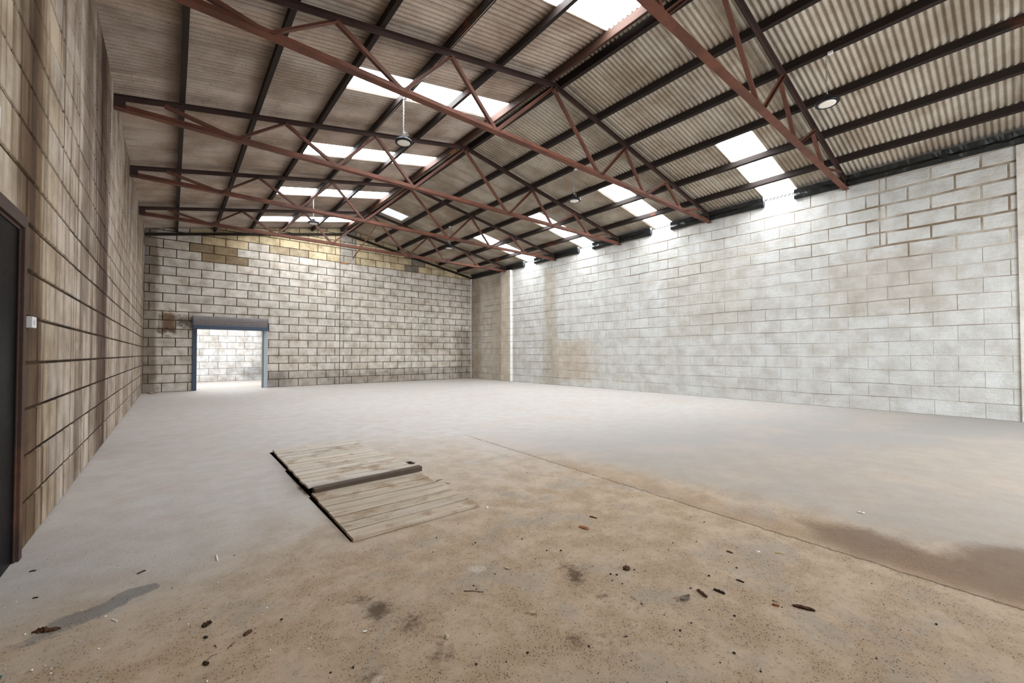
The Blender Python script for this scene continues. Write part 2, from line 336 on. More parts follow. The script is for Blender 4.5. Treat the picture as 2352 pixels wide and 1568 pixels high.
# ------------------------------------------------------------------ block walls
def subtract(r, hole):
    u0, u1, z0, z1 = r; a, b, c, d = hole
    if u1 <= a or u0 >= b or z1 <= c or z0 >= d: return [r]
    out = []
    if u0 < a: out.append((u0, a, z0, z1))
    if u1 > b: out.append((b, u1, z0, z1))
    m0, m1 = max(u0, a), min(u1, b)
    if z0 < c: out.append((m0, m1, z0, c))
    if z1 > d: out.append((m0, m1, d, z1))
    return out
def block_wall(name, axis, plane, inward, u0, u1, ztop, offs, tintf, mats, holes=(), gap=0.018, rec=0.012, wob=0.0, thick=0.2,
               clip=None, gapf=None, splits=(), zf=None, seglen=0.36, zbase=0.0):
    """axis 'y': wall in plane x=plane running along y; axis 'x': plane y=plane running along x.
    inward: sign of the room-side normal."""
    P = (lambda u, z, d: (plane + inward * d, u, z)) if axis == 'y' else (lambda u, z, d: (u, plane + inward * d, z))
    bm = bmesh.new(); lay = bm.loops.layers.color.new('tint') if False else bm.loops.layers.float_color.new('tint')
    def q(vs, c, mi):
        f = bm.faces.new([bm.verts.new(v) for v in vs]); f.material_index = mi
        for l in f.loops: l[lay] = (c[0], c[1], c[2], 1)
    rows = int(math.ceil((ztop - zbase) / CH)) + 0
    zl = zf or (lambda k, u: k * CH)
    for k in range(rows):
        z0 = k * CH + zbase; z1 = z0 + CH
        off = offs[k % 2]
        n0 = int(math.floor((u0 - off) / BL)) - 1; u = off + n0 * BL
        cuts = []
        while u < u1 + BL:
            cuts.append(u); u += BL
        for s in splits:
            if s[1] <= z0 + 0.1 and z1 - 0.1 <= s[2]: cuts.append(s[0])
        cuts = sorted(c for c in cuts if u0 < c < u1); cuts = [u0] + cuts + [u1]
        for ua, ub in zip(cuts, cuts[1:]):
            if ub - ua < 0.03: continue
            c = tintf((ua + ub) / 2, (z0 + z1) / 2, k)
            rs = [(ua, ub, z0, z1)]
            for hh in holes: rs = [x for r in rs for x in subtract(r, hh)]
            for (a, b, c0, c1) in rs:
                if b - a < 0.05 or c1 - c0 < 0.04: continue
                n = max(1, int(round((b - a) / seglen))) if wob else 1
                gp = gap if gapf is None else gapf((a + b) / 2, (c0 + c1) / 2)
                g2 = gp / 2; e = min(0.012, gp * 0.6); rr = rec
                ga = g2 * ((0.12 if (c1 < 2.3 and b < 9.8) else 0.6) if wob else 1.0)
                pts = [a + ga + (b - a - 2 * ga) * i / n for i in range(n + 1)]
                def zz(base, uu): return base + ((zl(round(base / CH), uu) - round(base / CH) * CH) if (wob and abs(base / CH - round(base / CH)) < 1e-3 and base > 0.01) else 0)
                lo = [zz(c0, p) + g2 for p in pts]; hi = [zz(c1, p) - g2 for p in pts]
                dj = random.uniform(-0.002, 0.003)
                top_f = [(p + (e if i == 0 else (-e if i == n else 0))) for i, p in enumerate(pts)]
                for i in range(n):
                    q([P(top_f[i], lo[i] + e, dj), P(top_f[i + 1], lo[i + 1] + e, dj), P(top_f[i + 1], hi[i + 1] - e, dj), P(top_f[i], hi[i] - e, dj)], c, 0)
                    q([P(pts[i], lo[i], -rr), P(pts[i + 1], lo[i + 1], -rr), P(top_f[i + 1], lo[i + 1] + e, dj), P(top_f[i], lo[i] + e, dj)], c, 0)
                    q([P(pts[i], hi[i], -rr), P(pts[i + 1], hi[i + 1], -rr), P(top_f[i + 1], hi[i + 1] - e, dj), P(top_f[i], hi[i] - e, dj)], c, 0)
                q([P(pts[0], lo[0], -rr), P(top_f[0], lo[0] + e, dj), P(top_f[0], hi[0] - e, dj), P(pts[0], hi[0], -rr)], c, 0)
                q([P(pts[n], lo[n], -rr), P(top_f[n], lo[n] + e, dj), P(top_f[n], hi[n] - e, dj), P(pts[n], hi[n], -rr)], c, 0)
    # solid backing (the mortar face), cut round the holes
    rs = [(u0, u1, zbase, zbase + rows * CH)]
    for hh in holes: rs = [x for r in rs for x in subtract(r, hh)]
    gy = (0.3, 0.3, 0.3)
    d0 = -rec * 0.75
    for (a, b, c0, c1) in rs:
        q([P(a, c0, d0), P(b, c0, d0), P(b, c1, d0), P(a, c1, d0)], gy, 1)
        q([P(a, c0, -thick), P(a, c1, -thick), P(b, c1, -thick), P(b, c0, -thick)], gy, 1)
    for (a, b, c0, c1) in [(u0, u1, zbase, zbase + rows * CH)] + list(holes):
        q([P(a, c0, d0), P(a, c1, d0), P(a, c1, -thick), P(a, c0, -thick)], gy, 1)
        q([P(b, c0, d0), P(b, c1, d0), P(b, c1, -thick), P(b, c0, -thick)], gy, 1)
        q([P(a, c1, d0), P(b, c1, d0), P(b, c1, -thick), P(a, c1, -thick)], gy, 1)
    if clip:
        for co, no in clip:
            bmesh.ops.bisect_plane(bm, geom=bm.verts[:] + bm.edges[:] + bm.faces[:], plane_co=co, plane_no=no, clear_outer=True)
    me = bpy.data.meshes.new(name); bm.to_mesh(me); bm.free()
    o = link(name, me, None, mats); o['kind'] = 'structure'
    return o
def vary(c, a=0.05, warm=0.02):
    v = 1 + random.uniform(-a, a); w_ = random.uniform(-warm, warm)
    return (c[0] * v * (1 + w_), c[1] * v, c[2] * v * (1 - w_))
ZT_SIDE = 5.27
# left wall
def t_left(u, z, k):
    c = rgb(198, 184, 162) if u < 4.0 else rgb(190, 174, 151)
    if u > 4.9: c = rgb(191, 178, 164)
    return vary(c, 0.07, 0.02)
DL = (2.95, 4.0, 0.0, 2.10)
block_wall('wall_left', 'y', -A, 1, Y0, D, 5.53, (4.49, 4.845), t_left, (M_LEFT, M_MORT_L), holes=(DL,), gap=0.015,
           clip=[((0, 0, 5.53), (0, 0, 1))])
# back wall with gable
def t_back(u, z, k):
    c = vary(rgb(214, 207, 197), 0.05, 0.015)
    if z > 5.2 and not (5.6 < u < 6.3) and not (8.85 < u < 9.55) and not (2.15 < u < 2.9 and z < 5.6) and u > 0.5:
        c = vary(rgb(214, 198, 164), 0.10, 0.03)
        if z < 5.5 and 3 < u < 4.7: c = vary(rgb(176, 160, 136), 0.1)
    if z < 5.2 and z > 4.8 and 0.5 < u < 1.9: c = vary(rgb(158, 140, 112), 0.15)
    if 5.62 < u < 6.32 and z > 5.2: c = vary(rgb(176, 170, 160), 0.08)
    if 8.85 < u < 9.55 and z > 5.2: c = vary(rgb(140, 132, 120), 0.1)
    if z < 0.62 and u > 2.8: c = vary(rgb(196, 189, 180), 0.05)
    return c
DOORB = (0.66, 2.765, 0.0, 2.2)
def clipsheet():
    n1 = Vector((-SL, 0, 1)); n2 = Vector((SL, 0, 1)); c = Vector((MX, 0, RZ + SHEET - 0.012))
    return [(c, n1), (c, n2)]
block_wall('wall_back', 'x', D, -1, -A, B, 6.9, (0.456, 0.10), t_back, (M_BACK, M_MORT_B), holes=(DOORB,), gap=0.017,
           clip=clipsheet(), splits=((5.62, 0, 9), (6.30, 5.1, 9)))
# right wall : wavy, thickly painted joints
def z_right(k, u):
    a = mnoise.noise(Vector((u * 0.45, k * 3.1, 0.0))) * 0.035 + mnoise.noise(Vector((u * 1.7, k * 5.3, 4.0))) * 0.018
    return k * CH + a * min(1.0, (16.5 - u) / 6.0 if u < 16.5 else 0.0)
def gap_right(u, z):
    if u > 11.5: return 0.014
    if u < 2.4 and z > 3.4: return 0.040
    if z > 3.6: return 0.018
    if u < 10.1 and z < 1.9: return 0.006
    return 0.009
def t_right(u, z, k):
    c = vary(rgb(210, 210, 206), 0.02, 0.008)
    if u > 16: c = vary(rgb(202, 194, 182), 0.03)
    return c
block_wall('wall_right', 'y', B, -1, Y0, D, 5.5, (0.43, 0.785), t_right, (M_RIGHT, M_MORT_R), gap=0.016, rec=0.009, wob=1.0,
           gapf=gap_right, zf=z_right, splits=((1.963, 3.6, 5.3),), clip=[((0, 0, ZT_SIDE), (0, 0, 1))])
# front wall behind the camera, with an assumed opening for the front light
block_wall('wall_front', 'x', Y0, 1, -A, B, 6.9, (0.456, 0.10), t_back, (M_BACK, M_MORT_B), holes=((4.9, 10.3, 0.0, 4.15),), clip=clipsheet())
# room beyond the shutter
M_ROOM2 = wall_mat('next_room_block', 0, 0.1, rgb(215, 210, 205), 0.15, explicit=((3.3, 0.8, 0.5, 0.0, 0.7, rgb(170, 175, 182)),))
M_MORT2 = mortar_mat('next_room_mortar', rgb(120, 120, 118), rgb(150, 150, 146))
t_room = lambda u, z, k: vary(rgb(226, 226, 224), 0.03)
block_wall('wall_far_room', 'x', YB, -1, -A, 6.5, 4.0, (0.30, 0.655), t_room, (M_ROOM2, M_MORT2), gap=0.014)
block_wall('wall_far_room_left', 'y', -A, 1, D + 0.2, YB, 4.0, (0.30, 0.655), t_room, (M_ROOM2, M_MORT2), gap=0.014)
block_wall('wall_far_room_right', 'y', 6.5, -1, D + 0.2, YB, 4.0, (0.30, 0.655), t_room, (M_ROOM2, M_MORT2), gap=0.014)
bm = bmesh.new(); box(bm, -A - 0.2, 6.7, D + 0.2, YB + 0.2, 4.0, 4.1)
tag(bmobj('ceiling_far_room', bm, M_WHITEPL), kind='structure')

# pier on the right wall beneath the fourth truss
bm = bmesh.new()
lay = bm.loops.layers.float_color.new('tint')
for k in range(17):
    z0, z1 = k * CH + 0.007, min((k + 1) * CH - 0.007, ZT_SIDE - 0.02)
    box(bm, B - 0.15, B + 0.0, 15.10, 15.80, z0, z1, 0.006)
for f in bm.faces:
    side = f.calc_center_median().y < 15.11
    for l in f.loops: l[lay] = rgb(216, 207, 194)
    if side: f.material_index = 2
box(bm, B - 0.143, B, 15.112, 15.788, 0, ZT_SIDE - 0.02, mi=1)
tag(bmobj('trim_1', bm, (M_RIGHT, M_MORT_R, M_PIERLIT)), kind='structure')
# shallow pier at the right-hand edge, nearest the camera
bm = bmesh.new(); lay = bm.loops.layers.float_color.new('tint')
box(bm, B - 0.035, B, -0.75, -0.02, 0, ZT_SIDE - 0.02, 0.006)
for f in bm.faces:
    for l in f.loops: l[lay] = rgb(222, 216, 208)
tag(bmobj('trim_2', bm, (M_RIGHT,)), kind='structure')

# ------------------------------------------------------------------ floor
def grid(segs):
    out = []
    for a, b, s in segs:
        n = max(1, int(round((b - a) / s))); out += [a + (b - a) * i / n for i in range(n)]
    return out + [segs[-1][1]]
gx = grid([(-A - 0.2, -A, 0.2), (-A, 4.6, 0.035), (4.6, B + 0.2, 0.2)])
gy = grid([(Y0 - 0.2, 0.0, 0.3), (0.0, 7.0, 0.035), (7.0, YB + 0.2, 0.25)])
gx = sorted(set(gx + [0.974, 0.990, 1.012, 2.015])); gy = sorted(set(gy + [2.955, 4.10, 5.20, 6.285]))
def sstep(x, a, b):
    if a == b: return 0.0
    t = max(0.0, min(1.0, (x - a) / (b - a))); return t * t * (3 - 2 * t)
def interp(x, pts):
    if x <= pts[0][0]: return pts[0][1]
    for (a, va), (b, vb) in zip(pts, pts[1:]):
        if x <= b: return va + (vb - va) * (x - a) / (b - a)
    return pts[-1][1]
EDGE = [(-0.8, 3.9), (0.0, 3.7), (0.55, 3.9), (0.95, 4.2), (1.4, 6.0), (2.2, 6.5), (3.2, 5.9), (3.45, 5.2), (3.9, 4.6), (4.8, 3.9), (6.0, 2.9), (8, 1.6), (11, -1)]
BLOBS = [(0.82, 2.09, .07, 1), (0.80, 2.24, .05, .7), (1.757, 1.878, .05, .45), (1.848, 1.66, .075, .8), (1.87, 1.76, .06, .6), (0.905, 1.846, .07, .6),
         (0.915, 1.614, .06, .6), (1.429, 1.298, .05, .7), (1.79, 1.438, .06, .5), (1.551, 1.197, .07, .4), (0.636, 1.686, .06, .55), (1.693, 2.437, .05, .35),
         (1.9, 1.296, .07, .4), (2.15, 4.6, .06, .4), (2.11, 4.9, .05, .35), (2.10, 3.95, .05, .35), (1.2, 2.55, .06, .3), (1.5, 2.9, .08, .25)]
PALES = [(1.444, 2.103, .05, .9), (1.429, 2.525, .07, .5), (0.654, 1.641, .035, 1), (1.103, 2.197, .04, .7), (1.727, 2.599, .06, .4), (0.887, 1.902, .03, .5), (2.1, 6.05, .09, .8),
         (0.93, 5.35, .05, 1), (0.95, 4.7, .06, .6), (0.35, 3.5, .06, .5), (-0.3, 2.55, .1, .45), (0.0, 2.4, .1, .45), (0.6, 3.0, .07, .4), (4.05, 0.36, .16, .35)]
WET = [(3.80, 1.10), (4.0, 0.75), (3.93, 0.52), (3.84, 0.38), (4.02, 0.30), (4.18, 0.24), (4.30, 0.14), (4.5, -0.1), (4.5, -1.5), (3.43, -1.5), (3.41, 0.0), (3.38, 0.4), (3.42, 0.72), (3.5, 0.95)]
def poly_d(x, y, P):
    ins = False; dm = 9
    for (x0, y0), (x1, y1) in zip(P, P[1:] + P[:1]):
        if (y0 > y) != (y1 > y) and x < (x1 - x0) * (y - y0) / (y1 - y0) + x0: ins = not ins
        dx, dy = x1 - x0, y1 - y0; t = max(0, min(1, ((x - x0) * dx + (y - y0) * dy) / (dx * dx + dy * dy)))
        dm = min(dm, math.hypot(x - x0 - t * dx, y - y0 - t * dy))
    return dm if ins else -dm
verts, faces = [], []
att = {k: [] for k in ('dust', 'dirt', 'blob', 'wet', 'pale', 'smear')}
for y in gy:
    for x in gx:
        near = -0.2 < y < 7 and x < 4.7
        z = 0.0
        verts.append((x, y, z))
        e = interp(x, EDGE); n = mnoise.noise(Vector((x * 1.3, y * 1.3, 0))) * 0.5
        dt = sstep(e - y + n, -1.2, 1.8) * (1 - 0.62 * sstep(x, 3.5, 4.4)) * (0.55 + 0.45 * sstep(y, 4.5, 1.5)) if y > -1 else 0.5
        att['dirt'].append(dt); att['dust'].append(sstep(interp(x, [(-0.8, 4.0), (3.4, 5.0), (4.5, 5.2), (7, 4.5), (11, 3.0)]) - y, -1.8, 2.5) * sstep(x, 2.6, 4.2) * 0.95)
        b = p_ = wt = sm = 0.0
        if near:
            wx = x + 0.05 * mnoise.noise(Vector((x * 6, y * 6, 3))); wy = y + 0.05 * mnoise.noise(Vector((x * 6, y * 6, 9)))
            for (bx, by, r, a) in BLOBS:
                d2 = ((wx - bx) ** 2 + (wy - by) ** 2) / (r * r * 1.6)
                if d2 < 8: b = max(b, a * math.exp(-d2))
            for (bx, by, r, a) in PALES:
                d2 = ((wx - bx) ** 2 + (wy - by) ** 2) / (r * r)
                if d2 < 8: p_ = max(p_, a * math.exp(-d2))
            if x > 3.2 and y < 1.6: wt = max(0.0, min(1.0, 0.5 + poly_d(wx, wy, WET) / 0.34))
            # grey scraped smear left of the camera
            t_ = max(0, min(1, ((x + 0.10) * -0.45 + (y - 3.11) * -0.28) / (0.45 ** 2 + 0.28 ** 2)))
            dd = math.hypot(wx + 0.10 + 0.45 * t_, wy - 3.11 + 0.28 * t_)
            sm = sstep(dd, 0.10 + 0.10 * t_, 0.0) * (1 - 0.72 * t_) * 1.35
        att['blob'].append(b); att['pale'].append(p_); att['wet'].append(wt); att['smear'].append(sm)
W_ = len(gx)
PITS = [(0.974, 2.015, 2.955, 4.10), (0.990, 2.015, 4.10, 5.20), (1.012, 2.015, 5.20, 6.285)]
for j in range(len(gy) - 1):
    for i in range(W_ - 1):
        if any(p[0] < (gx[i] + gx[i + 1]) / 2 < p[1] and p[2] < (gy[j] + gy[j + 1]) / 2 < p[3] for p in PITS): continue
        a = j * W_ + i; faces.append((a, a + 1, a + W_ + 1, a + W_))
me = bpy.data.meshes.new('floor'); me.from_pydata(verts, [], faces)
for k, v in att.items():
    at = me.attributes.new(k, 'FLOAT', 'POINT'); at.data.foreach_set('value', v)
me.update(); tag(link('floor', me, None, (M_FLOOR,)), kind='structure')

# shallow dark pit added under the hatch boards so their gaps read dark
bm = bmesh.new()
out = [(0.974, 2.955), (2.015, 2.955), (2.015, 6.285), (1.012, 6.285), (1.012, 5.20), (0.990, 5.20), (0.990, 4.10), (0.974, 4.10)]
pv = [[bm.verts.new((x, y, z)) for x, y in out] for z in (0.0, -0.15)]
for k in range(8): bm.faces.new((pv[0][k], pv[0][(k + 1) % 8], pv[1][(k + 1) % 8], pv[1][k]))
bm.faces.new(pv[1])
tag(bmobj('added_floor_pit', bm, simple('pit_gap_dark', rgb(58, 44, 32), 0.95, 0, 0.4, 20)), kind='structure')

# ------------------------------------------------------------------ roof sheeting with rooflight gaps
PITCH = 0.09; SW = 8 * PITCH
def sheet_z(x, off=0.0): return RZ + SHEET + off - SL * abs(x - MX)
SKY_L = [(3.60, 2.40, 5.68), (6.98, 2.40, 5.68), (10.20, 2.40, 5.68), (13.50, 2.40, 5.68), (16.82, 2.40, 5.68)]
SKY_R = [(3.60, 9.42, 12.62), (7.02, 9.42, 12.62), (10.22, 9.42, 12.62), (13.50, 9.42, 12.62)]
SKY_D = [(14.80, 6.02, 7.02)]
def corrugated(bm, y0, y1, x0, x1, off, tint=None, lay=None, phase=0.0, seg=8, xs=1):
    n = int(round((y1 - y0) / PITCH * seg)); rows = []
    for i in range(n + 1):
        y = y0 + (y1 - y0) * i / n
        a = 0.019 * math.cos(2 * PI * (y - phase) / PITCH)
        rows.append([bm.verts.new((x0 + (x1 - x0) * j / xs, y, sheet_z(x0 + (x1 - x0) * j / xs, off + a + 0.019))) for j in range(xs + 1)])
    for r0, r1 in zip(rows, rows[1:]):
        for j in range(xs):
            f = bm.faces.new((r0[j], r0[j + 1], r1[j + 1], r1[j])); f.smooth = True
            if lay:
                for l in f.loops: l[lay] = tint
def roof():
    bm = bmesh.new(); lay = bm.loops.layers.float_color.new('tint')
    for side in (-1, 1):
        xr = MX + side * 0.03; xe = (-A - 0.05) if side < 0 else (B + 0.25)
        sky = SKY_L if side < 0 else SKY_R + SKY_D
        # sheet columns between rooflights, so each rooflight fills exactly one sheet width
        bounds = [Y0 - 0.1]
        for (ys, _, _) in sorted(sky): bounds += [ys, ys + SW]
        bounds.append(D + 0.1); cols = []
        for a, b in zip(bounds, bounds[1:]):
            if abs(b - a - SW) < 1e-6: cols.append((a, b)); continue
            if b - a < 0.05: continue
            n = max(1, int(round((b - a) / SW)))
            for i in range(n): cols.append((a + (b - a) * i / n, a + (b - a) * (i + 1) / n))
        for ci, (a, b) in enumerate(cols):
            c = vary(rgb(178, 168, 153) if side > 0 else rgb(186, 172, 160), 0.09, 0.03); c = (c[0], c[1], c[2], 1)
            lap = 0.0 if ci % 2 else 0.004
            gaps = [s for s in sky if abs(s[0] - a) < 1e-3 and abs(b - a - SW) < 1e-3]
            spans = [(min(xr, xe), max(xr, xe))]
            if gaps:
                _, g0, g1 = gaps[0]; s0, s1 = spans[0]; spans = [(s0, g0), (g1, s1)]
            for s0, s1 in spans:
                if s1 - s0 < 0.02: continue
                # upper and lower sheet overlap in the middle of the slope
                corrugated(bm, a - (0.02 if not gaps else 0), b + (0.02 if not gaps else 0), s0, s1, lap, c, lay, a)
    me = bpy.data.meshes.new('ceiling'); bm.to_mesh(me); bm.free()
    tag(link('ceiling', me, None, (M_SHEET,)), kind='structure')
roof()
wi = [0]
def skylight(ys, x0, x1, mat, label):
    wi[0] += 1
    bm = bmesh.new(); corrugated(bm, ys, ys + SW, x0, x1, 0.002, None, None, ys)
    o = bmobj('window_%d' % wi[0], bm, mat); tag(o, label, 'skylight', 'translucent rooflight strips', 'structure')
nm = ['nearest the camera', 'second from the camera', 'third from the camera', 'fourth from the camera', 'farthest, beside the back gable']
for s, n in zip(SKY_L, nm): skylight(*s, M_SKY, 'glowing translucent rooflight strip on the left roof slope, ' + n)
for s, n in zip(SKY_R, nm): skylight(*s, M_SKY, 'glowing translucent rooflight strip at the right eave, ' + n)
skylight(*SKY_D[0], M_SKYDULL, 'dull grey translucent sheet just right of the ridge near the back gable')
# ridge capping closing the top
bm = bmesh.new()
bar(bm, (MX, Y0 - 0.1, RZ + SHEET + 0.02), (MX, D + 0.1, RZ + SHEET + 0.02), [(-0.16, -0.015), (0, 0.02), (0.16, -0.015), (0.16, -0.005), (0, 0.035), (-0.16, -0.005)])
tag(bmobj('trim_3', bm, M_FOAM), kind='structure')

# ------------------------------------------------------------------ purlins
def purlin(x, label, mat, w_=0.075, h_=0.125, name='roof_purlin', cat='purlin', z=None):
    zt = sheet_z(x, -0.004) if z is None else z
    bm = bmesh.new(); n = 46
    sgn = -1 if x < MX else 1
    rows = []
    for i in range(n + 1):
        y = Y0 - 0.05 + (D + 0.04 - Y0) * i / n
        dx = 0.006 * mnoise.noise(Vector((y * 0.7, x, 0))); dz = 0.006 * mnoise.noise(Vector((y * 0.9, x, 7)))
        sl = -SL * sgn
        rows.append([bm.verts.new((x + dx + a, y, zt + dz + b + a * sl - 0.004)) for a, b in ((-w_ / 2, -h_), (w_ / 2, -h_), (w_ / 2, 0), (-w_ / 2, 0))])
    for r0, r1 in zip(rows, rows[1:]):
        for k in range(4): bm.faces.new((r0[k], r0[(k + 1) % 4], r1[(k + 1) % 4], r1[k]))
    bm.faces.new(rows[0][::-1]); bm.faces.new(rows[-1])
    return tag(bmobj(name, bm, mat), label, cat, 'timber purlins under the roof sheets')
PL = [0.10, 1.19, 2.30, 3.41, 4.48]
PR = [2 * MX - x for x in PL]
ordl = ['nearest the left wall', 'second from the left wall', 'third from the left wall', 'fourth from the left wall', 'fifth from the left wall']
for x, s in zip(PL, ordl): purlin(x, 'long dark timber purlin on the left slope, ' + s, M_PURLIN)
ordr = ['nearest the right wall', 'second from the right wall', 'third from the right wall', 'fourth from the right wall, carrying lamps', 'fifth from the right wall']
for x, s in zip(PR, ordr): purlin(x, 'long dark timber purlin on the right slope, ' + s, M_PURLIN)
purlin(MX - 0.15, 'left one of the paired ridge beams, worn to orange wood beneath the rooflights', M_RIDGE, 0.07, 0.15, 'ridge_beam', 'beam')
purlin(MX + 0.15, 'right one of the paired ridge beams, dark timber', M_PURLIN, 0.07, 0.15, 'ridge_beam', 'beam')

# ------------------------------------------------------------------ trusses
TOPX = [-0.13, 1.68, 3.48]; BOTX = [0.88, 2.65, 4.39]
def make_truss(y, label):
    t = empty('roof_truss', (MX, y, EZ), label, 'truss', 'steel roof trusses')
    L = lambda x, z: (x - MX, 0, z - EZ)
    bm = bmesh.new(); zb = EZ - 0.045
    bar(bm, L(-A + 0.002, zb), L(B - 0.002, zb), tee(0.125, 0.10, 0.012))
    bmobj('bottom_chord', bm, M_CHORD, t)
    for s in (-1, 1):
        xe = -A + 0.002 if s < 0 else B - 0.002
        bm = bmesh.new()
        bar(bm, L(xe, chord_z(xe) + 0.036), L(MX, RZ + 0.036), tee(0.10, 0.085, 0.010, True))
        bmobj('top_chord', bm, M_TOP, t)
    m = lambda x: 2 * MX - x
    nodes = []
    chain = [(TOPX[0], 1), (BOTX[0], 0), (TOPX[1], 1), (BOTX[1], 0), (TOPX[2], 1), (BOTX[2], 0), (MX, 1)]
    segs = list(zip(chain, chain[1:])); segs += [((m(a[0]), a[1]), (m(b[0]), b[1])) for a, b in segs]
    for i, (a, b) in enumerate(segs):
        pa = L(a[0], chord_z(a[0]) - 0.03 if a[1] else EZ + 0.0); pb = L(b[0], chord_z(b[0]) - 0.03 if b[1] else EZ + 0.0)
        bm = bmesh.new(); o = 0.012 if i % 2 else -0.012
        pa = (pa[0], o, pa[2]); pb = (pb[0], o, pb[2])
        w_ = 0.058
        bar(bm, pa, pb, [(p - (0.0 if o > 0 else 0.0), q_ - w_ / 2) for p, q_ in ell(w_, 0.008)] if o > 0 else [(-p, q_ - w_ / 2) for p, q_ in ell(w_, 0.008)][::-1])
        bmobj('web_member', bm, M_WEB, t)
    for s in (-1, 1):
        xe = -A if s < 0 else B
        bm = bmesh.new(); box(bm, *sorted((xe - MX - s * 0.002, xe - MX - s * 0.14)), -0.008, 0.008, -0.05, 0.17)
        bmobj('end_plate', bm, M_TOP, t)
    return t
od = ['nearest the camera, crossing the upper right corner', 'second from the camera, crossing the top of the frame', 'third from the camera, below the second left rooflight', 'fourth from the camera', 'farthest from the camera, in front of the back gable']
for y, s in zip(TY, od): make_truss(y, 'red oxide steel roof truss ' + s)
for s, nme in ((-1, 'left'), (1, 'right')):
    xe = -A + 0.01 if s < 0 else B - 0.01
    bm = bmesh.new(); bar(bm, (xe, D - 0.06, 5.33), (MX + s * 0.06, D - 0.06, 6.508), rect(0.09, 0.085))
    tag(bmobj('gable_rafter', bm, M_RAFTER), 'dark rafter against the back gable, %s of the ridge' % nme, 'rafter', 'rafters on the back gable')
# brace rod at the back gable under the ridge
bm = bmesh.new(); tube(bm, [(6.20, 15.7, 6.45), (6.16, D - 0.03, 5.52)], 0.022, 6)
tag(bmobj('brace_rod', bm, M_CHORD), 'thin diagonal steel brace running down to the back gable beside the ridge', 'brace')

# black sealing strips along the eaves, crumpled between the sheets and the wall tops
def eave(side, ya, yb, label):
    bm = bmesh.new(); x = (B - 0.05) if side > 0 else (-A + 0.035)
    zl = ZT_SIDE if side > 0 else ZT_SIDE + 0.13; n = int((yb - ya) / 0.06); rows = []
    for i in range(n + 1):
        y = ya + (yb - ya) * i / n
        j = lambda q: 0.03 * mnoise.noise(Vector((y * 6, q, side)))
        zt = sheet_z(x, -0.03)
        prof = [(0.07, zl + 0.002), (-0.015 + j(1) * 0.5, zl - 0.012 + j(2) * 0.3), (-0.05 + j(3), zl + 0.07 + j(4)), (-0.03 + j(5), (zl + zt) / 2 + j(6)), (-0.08 + j(7), zt - 0.03 + j(8) * 0.6), (0.07, zt - 0.008)]
        rows.append([bm.verts.new((x + (a if side > 0 else -a), y, z)) for a, z in prof])
    for r0, r1 in zip(rows, rows[1:]):
        for k in range(5): bm.faces.new((r0[k], r0[k + 1], r1[k + 1], r1[k]))
    for r_ in (rows[0], rows[-1]): bm.faces.new(r_)
    tag(bmobj('eave_sealing', bm, M_FOAM), label, 'sealing strip', 'black sealing strips along the eaves')
ys = [Y0] + [v for s in SKY_R for v in (s[0], s[0] + SW)] + [D - 0.13]
nn = ['around the nearest truss end', 'between its first two rooflights', 'between its second and third rooflights', 'between its third and fourth rooflights', 'in the far right corner']
for i in range(0, len(ys), 2): eave(1, ys[i], ys[i + 1], 'black sealing strip topping the right wall ' + nn[i // 2])

